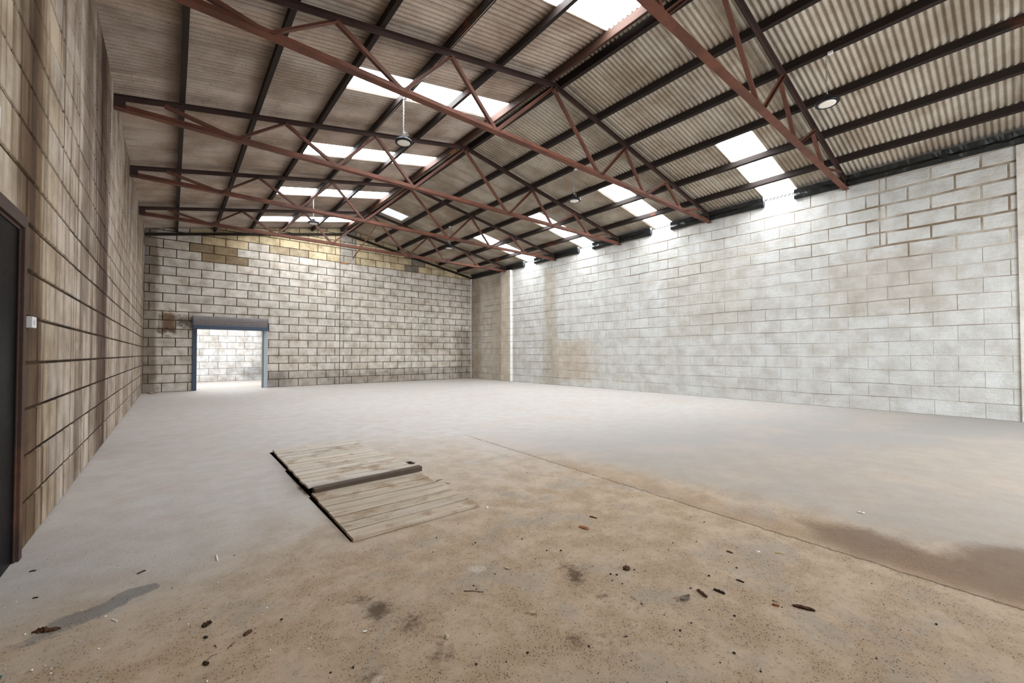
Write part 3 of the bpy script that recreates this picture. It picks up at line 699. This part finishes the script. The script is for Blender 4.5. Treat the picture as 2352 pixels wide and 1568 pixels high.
# ------------------------------------------------------------------ pendant lamps
lamp_cache = {}
def lamp(x, y, zhook, zlamp, label, tilt=(0.0, 0.0), first=[None]):
    root = empty('high_bay_lamp', (x, y, zlamp), label, 'lamp', 'round high bay lamps hanging on chains')
    H = zhook - zlamp
    def part(name, build, mat, parent, smooth=False):
        if name in lamp_cache and name != 'chain':
            o = bpy.data.objects.new(name, lamp_cache[name]); COL.objects.link(o); o.parent = parent; return o
        bm = bmesh.new(); build(bm); o = bmobj(name, bm, mat, parent, smooth); lamp_cache[name] = o.data; return o
    def housing(bm): lathe(bm, [(0.03, 0.06), (0.075, 0.055), (0.09, 0.03), (0.158, 0.02), (0.166, 0.005), (0.166, -0.018), (0.158, -0.026), (0.13, -0.026), (0.128, -0.018), (0.02, -0.018)], 40)
    def fins(bm):
        for k in range(20):
            a = 2 * PI * k / 20; c, s = math.cos(a), math.sin(a); n = Vector((-s, c, 0)) * 0.003
            p = [Vector((c * 0.05, s * 0.05, 0.028)), Vector((c * 0.145, s * 0.145, 0.021)), Vector((c * 0.12, s * 0.12, 0.045)), Vector((c * 0.05, s * 0.05, 0.075))]
            va = [bm.verts.new(q + n) for q in p]; vb = [bm.verts.new(q - n) for q in p]
            bm.faces.new(va); bm.faces.new(vb[::-1])
            for i in range(4): bm.faces.new((va[i], vb[i], vb[(i + 1) % 4], va[(i + 1) % 4]))
    def driver(bm): lathe(bm, [(0.05, 0.06), (0.055, 0.10), (0.04, 0.115), (0.012, 0.12), (0.012, 0.135)], 20)
    def lens(bm): lathe(bm, [(0.02, -0.019), (0.122, -0.019), (0.122, -0.027), (0.10, -0.031), (0.02, -0.033)], 32)
    def rim(bm):
        for k in range(36):
            a = 2 * PI * k / 36; c, s = math.cos(a), math.sin(a)
            bmesh.ops.create_cube(bm, size=1, matrix=Matrix.Translation((c * 0.144, s * 0.144, -0.0275)) @ Matrix.Rotation(a, 4, 'Z') @ Matrix.Diagonal((0.014, 0.012, 0.004, 1)))
    def hook(bm): tube(bm, [(0.022 * math.cos(t), 0, 0.155 + 0.022 * math.sin(t)) for t in [PI * 2 * k / 14 - PI / 2 for k in range(13)]], 0.004, 6)
    hz = bpy.data.objects.new('housing_tmp', None)
    bpy.data.objects.remove(hz)
    h = part('housing', housing, M_LAMPB, root, True)
    part('cooling_fins', fins, M_LAMPB, h); part('ventilated_rim', rim, M_RIM, h)
    part('driver_box', driver, M_LAMPB, root, True); part('lens', lens, M_LENS, root, True); part('hook', hook, M_GALV, root)
    def chain(bm):
        z = 0.17; k = 0; L_ = 0.034
        while z < H - 0.01:
            pts = []
            for i in range(9):
                t = 2 * PI * i / 8; a, b = 0.010 * math.cos(t), 0.021 * math.sin(t)
                pts.append((a, 0, z + 0.01 + b) if k % 2 else (0, a, z + 0.01 + b))
            tube(bm, pts, 0.0036, 5); z += L_; k += 1
    part('chain', chain, M_GALV, root)
    def cord(bm): tube(bm, [(0.0, 0.0, 0.13), (0.03, 0.0, 0.19), (0.075, 0.01, 0.21), (0.10, 0.01, 0.16), (0.07, 0.0, 0.12), (0.045, 0.0, 0.16), (0.012, 0.012, 0.24), (0.010, 0.010, H * 0.6), (-0.010, 0.008, H - 0.03)], 0.003, 6)
    bm = bmesh.new(); cord(bm); bmobj('power_cord', bm, M_WIRE, root)
    bm = bmesh.new(); box(bm, -0.03, 0.03, -0.09, -0.02, H - 0.035, H + 0.0, 0.004); bmobj('plug_box', bm, M_WHITEPL, root)
    return root
ph = lambda x: sheet_z(x, -0.004) - 0.125
X4L, X4R = PL[3], PR[3]
lamp(X4R, 1.93, ph(X4R) - 0.0, 5.40, 'largest round black lamp on a chain, in the upper right')
lamp(X4L, 7.44, ph(X4L) - 0.0, 5.375, 'round lamp on a white chain below the second left rooflight')
lamp(X4R, 7.45, ph(X4R) - 0.0, 5.385, 'black lamp on a chain in the middle of the right slope, second of its row')
lamp(X4L, 14.0, ph(X4L) - 0.0, 5.42, 'far round lamp in front of the farthest left rooflight')
lamp(X4R, 13.9, ph(X4R) - 0.0, 5.40, 'smallest far black lamp on the right, before the back truss')
# white cable under the fourth left purlin
bm = bmesh.new(); pts = []
for i in range(60):
    y = -0.5 + 18.8 * i / 59; pts.append((X4L + 0.004, y, ph(X4L) - 0.010 + 0.004 * math.sin(y * 2.1)))
tube(bm, pts, 0.006, 5)
tag(bmobj('electric_cable', bm, M_WIRE), 'pale electric cable clipped beneath the fourth purlin from the left wall', 'cable')

# ------------------------------------------------------------------ doors
# black timber door in the left wall (its frame, leaf)
dr = empty('door_1', (-A, 3.5, 0), None, None); dr['kind'] = 'structure'
def loc(x, y, z): return (x + A, y - 3.5, z)
bm = bmesh.new(); box(bm, -0.045, -0.002, 2.955 - 3.5, 3.995 - 3.5, 0.01, 2.095, 0.003); bmobj('door_leaf', bm, M_BLACKDOOR, dr)
bm = bmesh.new()
box(bm, -0.05, 0.022, 0.5, 0.565, 0, 2.185, 0.003); box(bm, -0.05, 0.022, -0.615, -0.55, 0, 2.185, 0.003); box(bm, -0.05, 0.0218, -0.55, 0.5, 2.105, 2.185, 0.003)
bmobj('door_frame', bm, M_FRAME, dr)
bm = bmesh.new(); box(bm, -0.01, 0.005, 0.482, 0.4995, 0, 2.09, 0.002); box(bm, -0.01, 0.005, -0.54, 0.482, 2.085, 2.104, 0.002); bmobj('door_stop', bm, M_FRAME, dr)
# switch box
sw = empty('wall_switch', (-A, 4.19, 1.515), 'small white switch box on the left wall beside the black door', 'switch')
bm = bmesh.new(); box(bm, 0.0, 0.036, -0.045, 0.055, -0.038, 0.038, 0.005); bmobj('back_box', bm, M_WHITEPL, sw)
bm = bmesh.new(); box(bm, 0.0365, 0.041, -0.012, 0.02, -0.014, 0.014, 0.002); bmobj('rocker', bm, M_WHITEPL, sw)
bm = bmesh.new(); box(bm, -A, -A + 0.02, 3.36, 3.48, 2.52, 2.64, 0.004)
tag(bmobj('wall_plaque', bm, M_WHITEPL), 'small white plaque above the black door at the left picture edge', 'plaque')

# roller shutter in the back wall
rs = empty('door_2', (1.72, D, 0), None, None); rs['kind'] = 'structure'
lx = lambda x: x - 1.72
bm = bmesh.new()   # rolled curtain : ribbed half drum
N = 18; rows = []
for i in range(N + 1):
    t = -0.1 + (PI * 0.72) * i / N
    r = 0.235 + (0.018 if i % 2 else -0.012)
    rows.append([bm.verts.new((lx(x), -0.07 - r * math.cos(t - 0.35) * 0.95, 2.41 + r * math.sin(t - 0.35) * 1.0)) for x in (0.585, 2.86)])
for a, b in zip(rows, rows[1:]): bm.faces.new((a[0], a[1], b[1], b[0]))
bmobj('rolled_curtain', bm, M_SHUT, rs)
for x0 in (0.565, 2.865):
    bm = bmesh.new(); lathe_pts = [(-0.012, 2.2), (-0.30, 2.2), (-0.33, 2.32), (-0.31, 2.5), (-0.2, 2.645), (-0.012, 2.665)]
    va = [bm.verts.new((lx(x0), y, z)) for y, z in lathe_pts]; vb = [bm.verts.new((lx(x0 + 0.018), y, z)) for y, z in lathe_pts]
    bm.faces.new(va); bm.faces.new(vb[::-1])
    for i in range(6): bm.faces.new((va[i], vb[i], vb[(i + 1) % 6], va[(i + 1) % 6]))
    bmobj('end_bracket', bm, M_SHUTBLUE, rs)
bm = bmesh.new(); box(bm, lx(0.585), lx(2.86), -0.33, -0.28, 2.205, 2.32, 0.008); box(bm, lx(0.585), lx(2.86), -0.32, -0.05, 2.195, 2.21, 0.003)
bmobj('bottom_rail', bm, M_SHUTBLUE, rs)
bm = bmesh.new(); box(bm, lx(0.575), lx(0.695), -0.06, -0.012, 0, 2.22, 0.004); box(bm, lx(0.665), lx(0.70), -0.01, 0.2, 0, 2.2, 0.002)
bmobj('guide_rail', bm, M_SHUTBLUE, rs)
bm = bmesh.new(); box(bm, lx(2.73), lx(2.768), -0.05, -0.012, 0, 2.22, 0.003); box(bm, lx(2.735), lx(2.763), -0.01, 0.2, 0, 2.2, 0.002); bmobj('guide_rail', bm, M_GUIDEG, rs)
bm = bmesh.new(); box(bm, lx(2.772), lx(2.90), -0.045, -0.012, 0, 2.22, 0.004); bmobj('door_post', bm, M_GUIDE, rs)

# orange scrap and rubble
bm = bmesh.new()
pts = [(5.62, 5.235), (5.70, 5.262), (5.78, 5.272), (5.90, 5.258), (6.0, 5.232), (5.9, 5.236), (5.78, 5.245), (5.68, 5.24)]
va = [bm.verts.new((x, D - 0.045, z)) for x, z in pts]; vb = [bm.verts.new((x, D - 0.004, z + 0.004)) for x, z in pts]
bm.faces.new(va); bm.faces.new(vb[::-1])
for i in range(len(pts)): bm.faces.new((va[i], va[(i + 1) % len(pts)], vb[(i + 1) % len(pts)], vb[i]))
tag(bmobj('cloth_scrap', bm, M_ORANGE), 'small orange scrap stuck on the back wall below the gable peak', 'scrap')

# ------------------------------------------------------------------ timber floor hatch, two boarded panels
def board(parent, x0, x1, y0, y1, z0a, z0b, th, col, mat):
    """slightly warped plank, z0a at y0, z0b at y1 (undersides)"""
    bm = bmesh.new(); lay = bm.loops.layers.float_color.new('tint')
    n = 10; rows = []
    for i in range(n + 1):
        x = x0 + (x1 - x0) * i / n
        w1 = 0.003 * mnoise.noise(Vector((x * 3, y0 * 9, 1))); w2 = 0.003 * mnoise.noise(Vector((x * 3, y1 * 9, 5))); wz = 0.0025 * mnoise.noise(Vector((x * 2, y0 * 7, 8)))
        e = 0.003
        rows.append([bm.verts.new((x, y, z + wz)) for y, z in ((y0 + w1, z0a), (y1 + w2, z0b), (y1 + w2, z0b + th - e), (y1 + w2 - e, z0b + th), (y0 + w1 + e, z0a + th), (y0 + w1, z0a + th - e))])
    for r0, r1 in zip(rows, rows[1:]):
        for k in range(6): bm.faces.new((r0[k], r0[(k + 1) % 6], r1[(k + 1) % 6], r1[k]))
    bm.faces.new(rows[0][::-1]); bm.faces.new(rows[-1])
    for f in bm.faces:
        for l in f.loops: l[lay] = col
    return bmobj('plank', bm, mat, parent)
def pcol(a=0.06, base=rgb(196, 182, 164)): c = vary(base, a, 0.03); return (c[0], c[1], c[2], 1)
hn = empty('floor_hatch', (1.5, 2.93, 0), 'nearer boarded timber hatch panel lying flat in the dirty floor', 'hatch', 'timber hatch panels')
ysn = [2.93, 3.098, 3.26, 3.424, 3.56, 3.712, 3.895, 4.03, 4.135]
for i, (a, b) in enumerate(zip(ysn, ysn[1:])):
    g = (0.012, 0.018, 0.018, 0.007, 0.022, 0.016, 0.008, 0.0)[i]
    board(hn, 0.975 - 1.5 + random.uniform(-0.006, 0.012) + 0.004 * i, 2.045 - 1.5 + random.uniform(-0.01, 0.015) + 0.004 * i, a - 2.93 + 0.002, b - 2.93 - g, 0.002, 0.002, 0.022, pcol(0.06, rgb(192, 180, 163)), M_PLANK)
for xx in (1.12, 1.9):
    bm = bmesh.new(); box(bm, xx - 0.03 - 1.5, xx + 0.03 - 1.5, 0.05, 1.18, -0.149, 0.0015); bmobj('batten', bm, M_DKWOOD, hn)
hf = empty('floor_hatch', (1.5, 4.16, 0), 'farther boarded timber hatch panel with its raised near edge', 'hatch', 'timber hatch panels')
ysf = [4.20, 4.36, 4.535, 4.69, 4.84, 4.992, 5.15, 5.30, 5.46, 5.61, 5.78, 5.95, 6.12, 6.30]
zf_ = lambda y: 0.050 - 0.042 * (y - 4.16) / 2.14
for i, (a, b) in enumerate(zip(ysf, ysf[1:])):
    g = (0.014, 0.019, 0.020, 0.011, 0.019, 0.011, 0.026, 0.012, 0.018, 0.012, 0.026, 0.016, 0.0)[i]
    board(hf, 0.985 - 1.5 + 0.005 * i + random.uniform(-0.006, 0.01), 2.05 - 1.5 + 0.004 * i + random.uniform(-0.01, 0.02), a - 4.16 + 0.002, b - 4.16 - g, zf_(a), zf_(b), 0.022, pcol(0.05, rgb(208, 199, 186)), M_PLANK)
bm = bmesh.new()   # thick dark edge beam, its right end lifted
vs = []
for x, zb in ((1.03 - 1.5, 0.006), (2.13 - 1.5, 0.022)):
    for y, z in ((-0.045, zb), (0.035, zb), (0.035, zb + 0.052), (-0.045, zb + 0.052)): vs.append(bm.verts.new((x, y + (0.03 if x > 0 else 0.0), z)))
for q_ in ((0, 1, 2, 3), (7, 6, 5, 4), (0, 4, 5, 1), (1, 5, 6, 2), (2, 6, 7, 3), (3, 7, 4, 0)): bm.faces.new([vs[i] for i in q_])
bmesh.ops.bevel(bm, geom=bm.edges[:], offset=0.004, segments=1, affect='EDGES')
o = bmobj('edge_beam', bm, M_BEAM, hf); o['label'] = 'thick dark edge beam'
for xx in (1.12, 1.95):
    bm = bmesh.new(); va = [bm.verts.new((xx - 1.5 + s, y, z)) for s in (-0.03, 0.03) for y, z in ((0.06, -0.149), (2.10, -0.149), (2.10, 0.006), (0.06, 0.045))]
    for q_ in ((0, 1, 2, 3), (7, 6, 5, 4), (0, 4, 5, 1), (1, 5, 6, 2), (2, 6, 7, 3), (3, 7, 4, 0)): bm.faces.new([va[i] for i in q_])
    bmobj('batten', bm, M_DKWOOD, hf)

# ------------------------------------------------------------------ debris on the floor
def place(o, x, y, ang, z=0.0): o.location = (x, y, z); o.rotation_euler = (0, 0, ang)
def chunk(name, L_, w_, h_, mat, rag=0.25, n=8, taper=0.2, bend=0.0, seed=0):
    """splintered piece of wood: irregular prism along x with ragged ends"""
    bm = bmesh.new(); rows = []
    rnd = random.Random(seed)
    for i in range(n + 1):
        t = i / n; x = (t - 0.5) * L_; k = 1 - taper * abs(2 * t - 1) ** 3; by = bend * math.sin(PI * t)
        rows.append([bm.verts.new((x + rnd.uniform(-1, 1) * L_ * rag * 0.12 * (1.8 if i in (0, n) else 0.3), by + a * w_ * 0.5 * k * (1 + rnd.uniform(-rag, rag)), max(0.0, b * h_ * k * (1 + rnd.uniform(-rag, rag) * (b > 0))))) for a, b in ((-1, 0), (1, 0), (0.95, 0.55), (0.45, 1.0), (-0.35, 0.9), (-1, 0.6))])
    for r0, r1 in zip(rows, rows[1:]):
        for k in range(6): bm.faces.new((r0[k], r0[(k + 1) % 6], r1[(k + 1) % 6], r1[k]))
    bm.faces.new(rows[0][::-1]); bm.faces.new(rows[-1])
    return bmobj(name, bm, mat)
def leaf(name, L_, w_, mat, curl=0.3, stem=True):
    bm = bmesh.new(); n = 10; top = []; bot = []
    for i in range(n + 1):
        t = i / n; hw = w_ * 0.5 * math.sin(PI * min(1, t * 0.97 + 0.02)) ** 0.7; x = (t - 0.5) * L_; zc = 0.003 + curl * L_ * 0.25 * (2 * t - 1) ** 2
        top.append([bm.verts.new((x, a * hw, zc + curl * w_ * 0.5 * a * a + 0.001)) for a in (-1, -0.5, 0, 0.5, 1)])
        bot.append([bm.verts.new((x, a * hw, zc + curl * w_ * 0.5 * a * a - 0.0)) for a in (-1, -0.5, 0, 0.5, 1)])
    for g, fl in ((top, 1), (bot, 0)):
        for r0, r1 in zip(g, g[1:]):
            for k in range(4): bm.faces.new((r0[k], r0[k + 1], r1[k + 1], r1[k]))
    for k in (0, 4):
        for i in range(n): bm.faces.new((top[i][k], top[i + 1][k], bot[i + 1][k], bot[i][k]))
    if stem: tube(bm, [(-L_ * 0.5 - 0.025, 0.004, 0.002), (-L_ * 0.5 - 0.01, 0, 0.003), (-L_ * 0.42, 0, 0.004 + curl * L_ * 0.18)], 0.0011, 5)
    return bmobj(name, bm, mat, None, True)
def twig(name, L_, r, mat, bend=0.15, fork=False, seed=0):
    bm = bmesh.new(); rnd = random.Random(seed); pts = []
    for i in range(7):
        t = i / 6; pts.append(((t - 0.5) * L_, bend * L_ * math.sin(PI * t) + rnd.uniform(-0.03, 0.03) * L_, r + rnd.uniform(0, 0.3) * r))
    tube(bm, pts, [r * (1 - 0.5 * i / 6) for i in range(7)], 6)
    if fork: tube(bm, [pts[2], (pts[2][0] + 0.15 * L_, pts[2][1] - 0.2 * L_, r * 1.2)], r * 0.7, 5)
    return bmobj(name, bm, mat)
def tw(kind, x, y, L_, ang, label, cat, **k):
    o = kind; place(o, x, y, ang); tag(o, label, cat); return o
tw(chunk('wood_chip', .075, .036, .012, M_CHIP, .25, seed=1), 2.393, 2.075, 0, -1.45, 'flat reddish wood chip with splintered end, right of the hatch boards', 'wood chip')
o = tw(chunk('bark_crumb', .040, .034, .016, M_BARK, .45, 5, seed=2), 2.139, 1.523, 0, -1.15, 'crumbled dark red bark piece alone in the middle right foreground', 'bark')
tw(leaf('dry_leaf', .075, .034, M_LEAF, .25), 2.12, 1.143, 0, -0.2, 'large grey-brown dry leaf with a stem, left of two small sticks', 'leaf')
tw(chunk('wood_stick', .068, .018, .013, M_BARK, .18, seed=3), 2.232, 1.105, 0, -1.99, 'short brown stick directly right of the large dry leaf', 'stick')
tw(chunk('wood_stick', .056, .014, .011, M_DKWOOD, .2, seed=4), 2.324, 1.056, 0, -1.54, 'short dark stick with a knobbly end, second right of the large dry leaf', 'stick')
tw(chunk('wood_splinter', .095, .018, .012, M_BARK, .22, 10, .4, seed=5), 2.506, 0.716, 0, -1.21, 'longest reddish wood splinter in the lower right foreground', 'splinter')
tw(chunk('wood_stick', .042, .009, .006, M_DKWOOD, .2, seed=6), 2.524, 1.029, 0, -1.55, 'thin little stick behind the pair of sticks near the large leaf', 'stick')
tw(twig('twig', .028, .0018, M_DKWOOD, .05), 2.458, 0.829, 0, -1.53, 'tiny thin dark twig just left of the longest splinter', 'twig')
tw(chunk('wood_shaving', .03, .016, .008, M_CHIP, .5, 6, seed=7), 2.423, 0.815, 0, -1.3, 'pale curled wood shaving left of the longest splinter', 'shaving')
tw(twig('plastic_strip', .05, .0022, M_YEL, .2), 3.059, 1.004, 0, -1.2, 'thin yellow strip near the crack on the right', 'strip')
tw(chunk('paper_scrap', .024, .018, .006, M_WHITEBIT, .4, 4, seed=8), 2.986, 1.103, 0, -0.7, 'small white scrap left of the yellow strip', 'scrap')
bm = bmesh.new(); tube(bm, [(0.013 * math.cos(t), 0.016 * math.sin(t), 0.006) for t in [0.6 + k * 0.36 for k in range(15)]], 0.0045, 7)
tw(bmobj('plastic_ring', bm, M_WHITEBIT), 4.354, 0.832, 0, 0, 'white broken plastic ring lying beyond the crack on the right', 'ring')
tw(chunk('bark_strip', .10, .026, .014, M_BARK, .45, 12, .6, seed=9), -0.443, 2.923, 0, -0.5, 'long ragged bark strip at the lower left near the grey smear', 'bark')
tw(chunk('plastic_stick', .10, .010, .006, M_WHITEBIT, .06, 8, .3, seed=10), 0.238, 3.261, 0, -1.58, 'white plastic stick left of the hatch boards', 'plastic stick')
tw(chunk('plastic_stick', .044, .008, .005, M_WHITEBIT, .06, 6, .3, seed=11), -0.201, 2.821, 0, -1.05, 'short white plastic stick in the left foreground below the grey smear', 'plastic stick')
tw(chunk('bark_crumb', .036, .024, .012, M_DKWOOD, .5, 6, seed=12), 0.146, 2.493, 0, .7, 'dark shaggy bark crumb, farthest of the foreground crumbs left of centre', 'bark')
tw(chunk('bark_chip', .036, .020, .011, M_BARK, .3, 6, seed=13), 0.289, 2.297, 0, .5, 'striped brown bark chip in the left foreground', 'bark')
tw(chunk('bark_crumb', .026, .015, .010, M_DKWOOD, .4, 5, seed=14), 0.127, 2.183, 0, -.96, 'dark bark crumb with a thin curved twig behind it', 'bark')
tw(twig('twig', .045, .0014, M_BARK, .2), 0.148, 2.212, 0, .6, 'thin curved twig rising behind the dark bark crumb', 'twig')
tw(chunk('bark_crumb', .020, .011, .008, M_PEBD, .2, 5, seed=15), 0.135, 2.385, 0, -.96, 'small black oval crumb below the shaggy bark crumb', 'crumb')
tw(twig('twig', .042, .0016, M_DKWOOD, .08, True), 0.221, 2.247, 0, .77, 'thin forked twig left of the striped bark chip', 'twig')
tw(twig('twig', .030, .0018, M_BARK, .05), 0.165, 2.284, 0, -1.36, 'short thick twig between the black crumb and forked twig', 'twig')
bm = bmesh.new(); tube(bm, [(-.06, 0, .007), (-.02, 0, .007), (.015, 0, .007), (.02, 0, .007)], [.006, .006, .006, .003], 10)
tw(bmobj('plastic_rod', bm, M_GREEN, None, True), -0.525, 2.60, 0, 1.1, 'dark green rod end at the lower left picture corner', 'rod')
tw(chunk('bark_chip', .03, .011, .006, M_DKWOOD, .35, 5, seed=16), -0.629, 3.77, 0, -.2, 'small dark chip on the pale floor below the black door', 'bark')
tw(chunk('bark_chip', .042, .013, .008, M_BARK, .35, 6, seed=17), -0.124, 3.337, 0, .46, 'brown chip above the grey smear on the left', 'bark')
tw(chunk('bark_chip', .022, .009, .005, M_DKWOOD, .3, 5, seed=18), -0.548, 3.349, 0, -.3, 'tiny dark chip left of the grey smear', 'bark')
tw(chunk('bark_crumb', .10, .045, .018, M_DKWOOD, .5, 9, seed=19), 2.21, 4.60, 0, -1.0, 'dark bark crumbs beside the right edge of the farther hatch panel', 'bark')
tw(twig('twig', .09, .004, M_DKWOOD, .15), 2.133, 3.782, 0, .28, 'dark twig at the right edge where the two hatch panels meet', 'twig')
tw(leaf('dry_leaf', .07, .022, M_LEAFP, .2, False), 2.16, 3.66, 0, -1.27, 'pale dry leaf beside the right edge of the nearer hatch panel', 'leaf')
o = tw(leaf('dry_leaf', .065, .022, M_LEAFP, .15, False), 1.033, 3.177, 0, -.09, 'pale dry leaf lying on the left end of the nearer hatch boards', 'leaf'); o.location.z = 0.0325
tw(chunk('plastic_stick', .06, .012, .007, M_WHITEBIT, .15, 6, .3, seed=20), 2.075, 2.864, 0, -2.03, 'bent white plastic piece right of the near hatch corner', 'plastic piece')
tw(leaf('dry_leaf', .040, .018, M_LEAFP, .3), 1.418, 1.56, 0, -.46, 'small tan leaf with a dark stem in the centre foreground', 'leaf')
tw(leaf('dry_leaf', .040, .020, M_LEAFP, .2, False), 1.587, 1.981, 0, -1.35, 'small folded tan leaf behind the dark dirt patch', 'leaf')
tw(leaf('dry_leaf', .022, .012, M_WHITEBIT, .2, False), 0.715, 1.958, 0, -.43, 'tiny whitish leaf in front of the darkest dirt patch', 'leaf')
tw(chunk('pebble', .022, .018, .016, M_PEBL, .15, 6, .5, seed=21), 0.989, 1.685, 0, .3, 'tan angular pebble in the bottom centre foreground', 'pebble')
tw(twig('twig', .11, .0022, M_BARK, .06), 1.288, 1.907, 0, -.8, 'long thin brown twig in the centre foreground', 'twig')
tw(chunk('bark_chip', .04, .014, .006, M_BARK, .35, 6, seed=22), 2.837, 1.219, 0, -1.6, 'flat brown clod near the white scrap on the right', 'bark')
tw(chunk('bark_chip', .06, .012, .008, M_BARK, .35, 8, seed=23), 2.60, 2.16, 0, -1.3, 'dark moss-brown splinter right of the flat reddish chip', 'bark')
for i, (dx, dy, r) in enumerate(((0, 0, .07), (.1, .06, .05), (-.09, .04, .045), (.04, -.1, .035))):
    bm = bmesh.new(); bmesh.ops.create_icosphere(bm, subdivisions=2, radius=r)
    for v in bm.verts:
        v.co *= 1 + 0.3 * mnoise.noise(v.co * 20 + Vector((i, 0, 0))); v.co.z = max(v.co.z * 0.6, -r * 0.25) + r * 0.25
    o = bmobj('rubble_piece', bm, M_RUB); o.location = (-0.50 + dx, 18.15 + dy, 0)
    tag(o, ('largest rubble lump in the far left corner of the floor', 'rubble lump right of the largest one in the far left corner', 'rubble lump left of the largest one in the far left corner', 'smallest rubble lump, in front of the others in the far left corner')[i], 'rubble', 'rubble in the far left corner')
# pebbles, individually
def pebble_proto(seed, mat, name='pebble'):
    bm = bmesh.new(); bmesh.ops.create_icosphere(bm, subdivisions=1, radius=1.0)
    for v in bm.verts:
        v.co *= 1 + 0.35 * mnoise.noise(v.co * 1.3 + Vector((seed * 3.1, 0, 0))); v.co.z = max(v.co.z * 0.7, -0.45) + 0.45
    return bmobj(name, bm, mat)
def scatter(protos, n, region, rmin, rmax, label, cat, grp):
    used = set(); k = 0
    while k < n:
        x, y = region()
        if 0.93 < x < 2.2 and 2.85 < y < 6.4: continue
        r = rmin + (rmax - rmin) * random.random() ** 2.2; pi = random.randrange(len(protos)); p = protos[pi]
        if pi in used: o = p.copy(); COL.objects.link(o)
        else: o = p; used.add(pi)
        o.location = (x, y, 0); o.scale = (r * random.uniform(.8, 1.4), r * random.uniform(.7, 1.1), r); o.rotation_euler = (0, 0, random.uniform(0, 6))
        tag(o, label, cat, grp); k += 1
def reg_near():
    if random.random() < 0.6: return random.gauss(1.7, 0.75), max(0.05, random.gauss(1.35, 0.55))
    return random.uniform(0.0, 3.3), random.uniform(0.2, 3.6)
scatter([pebble_proto(i, M_PEBD) for i in range(4)], 190, reg_near, .0022, .0068, 'tiny dark pebble among many in the dirty foreground', 'pebble', 'dark pebbles on the dirty foreground')
scatter([pebble_proto(10 + i, M_PEBL) for i in range(4)], 85, reg_near, .002, .006, 'tiny pale pebble among many in the dirty foreground', 'pebble', 'pale pebbles on the dirty foreground')
scatter([pebble_proto(20 + i, M_WHITEBIT, 'paint_flake') for i in range(3)], 70, lambda: (random.uniform(-0.7, 0.6), random.uniform(2.0, 3.4)), .002, .0055, 'tiny white paint flake among many in the left foreground', 'flake', 'white flakes on the left foreground')
# loose grit nobody could count
bm = bmesh.new()
for i in range(5200):
    x, y = reg_near() if i % 3 else (random.uniform(-0.7, 3.6), random.uniform(0.3, 5.5))
    if 0.93 < x < 2.2 and 2.85 < y < 6.45: continue
    r = random.uniform(.0008, .0026); a = random.uniform(0, 6)
    vs = [bm.verts.new((x + r * 1.3 * math.cos(a + k * PI * 2 / 3), y + r * math.sin(a + k * PI * 2 / 3), 0.0002)) for k in range(3)] + [bm.verts.new((x, y, r * 1.1))]
    for q_ in ((0, 1, 3), (1, 2, 3), (2, 0, 3)): bm.faces.new([vs[k] for k in q_])
tag(bmobj('loose_grit', bm, M_DKWOOD), 'fine dark grit scattered over the dirty foreground floor', 'grit', None, 'stuff')
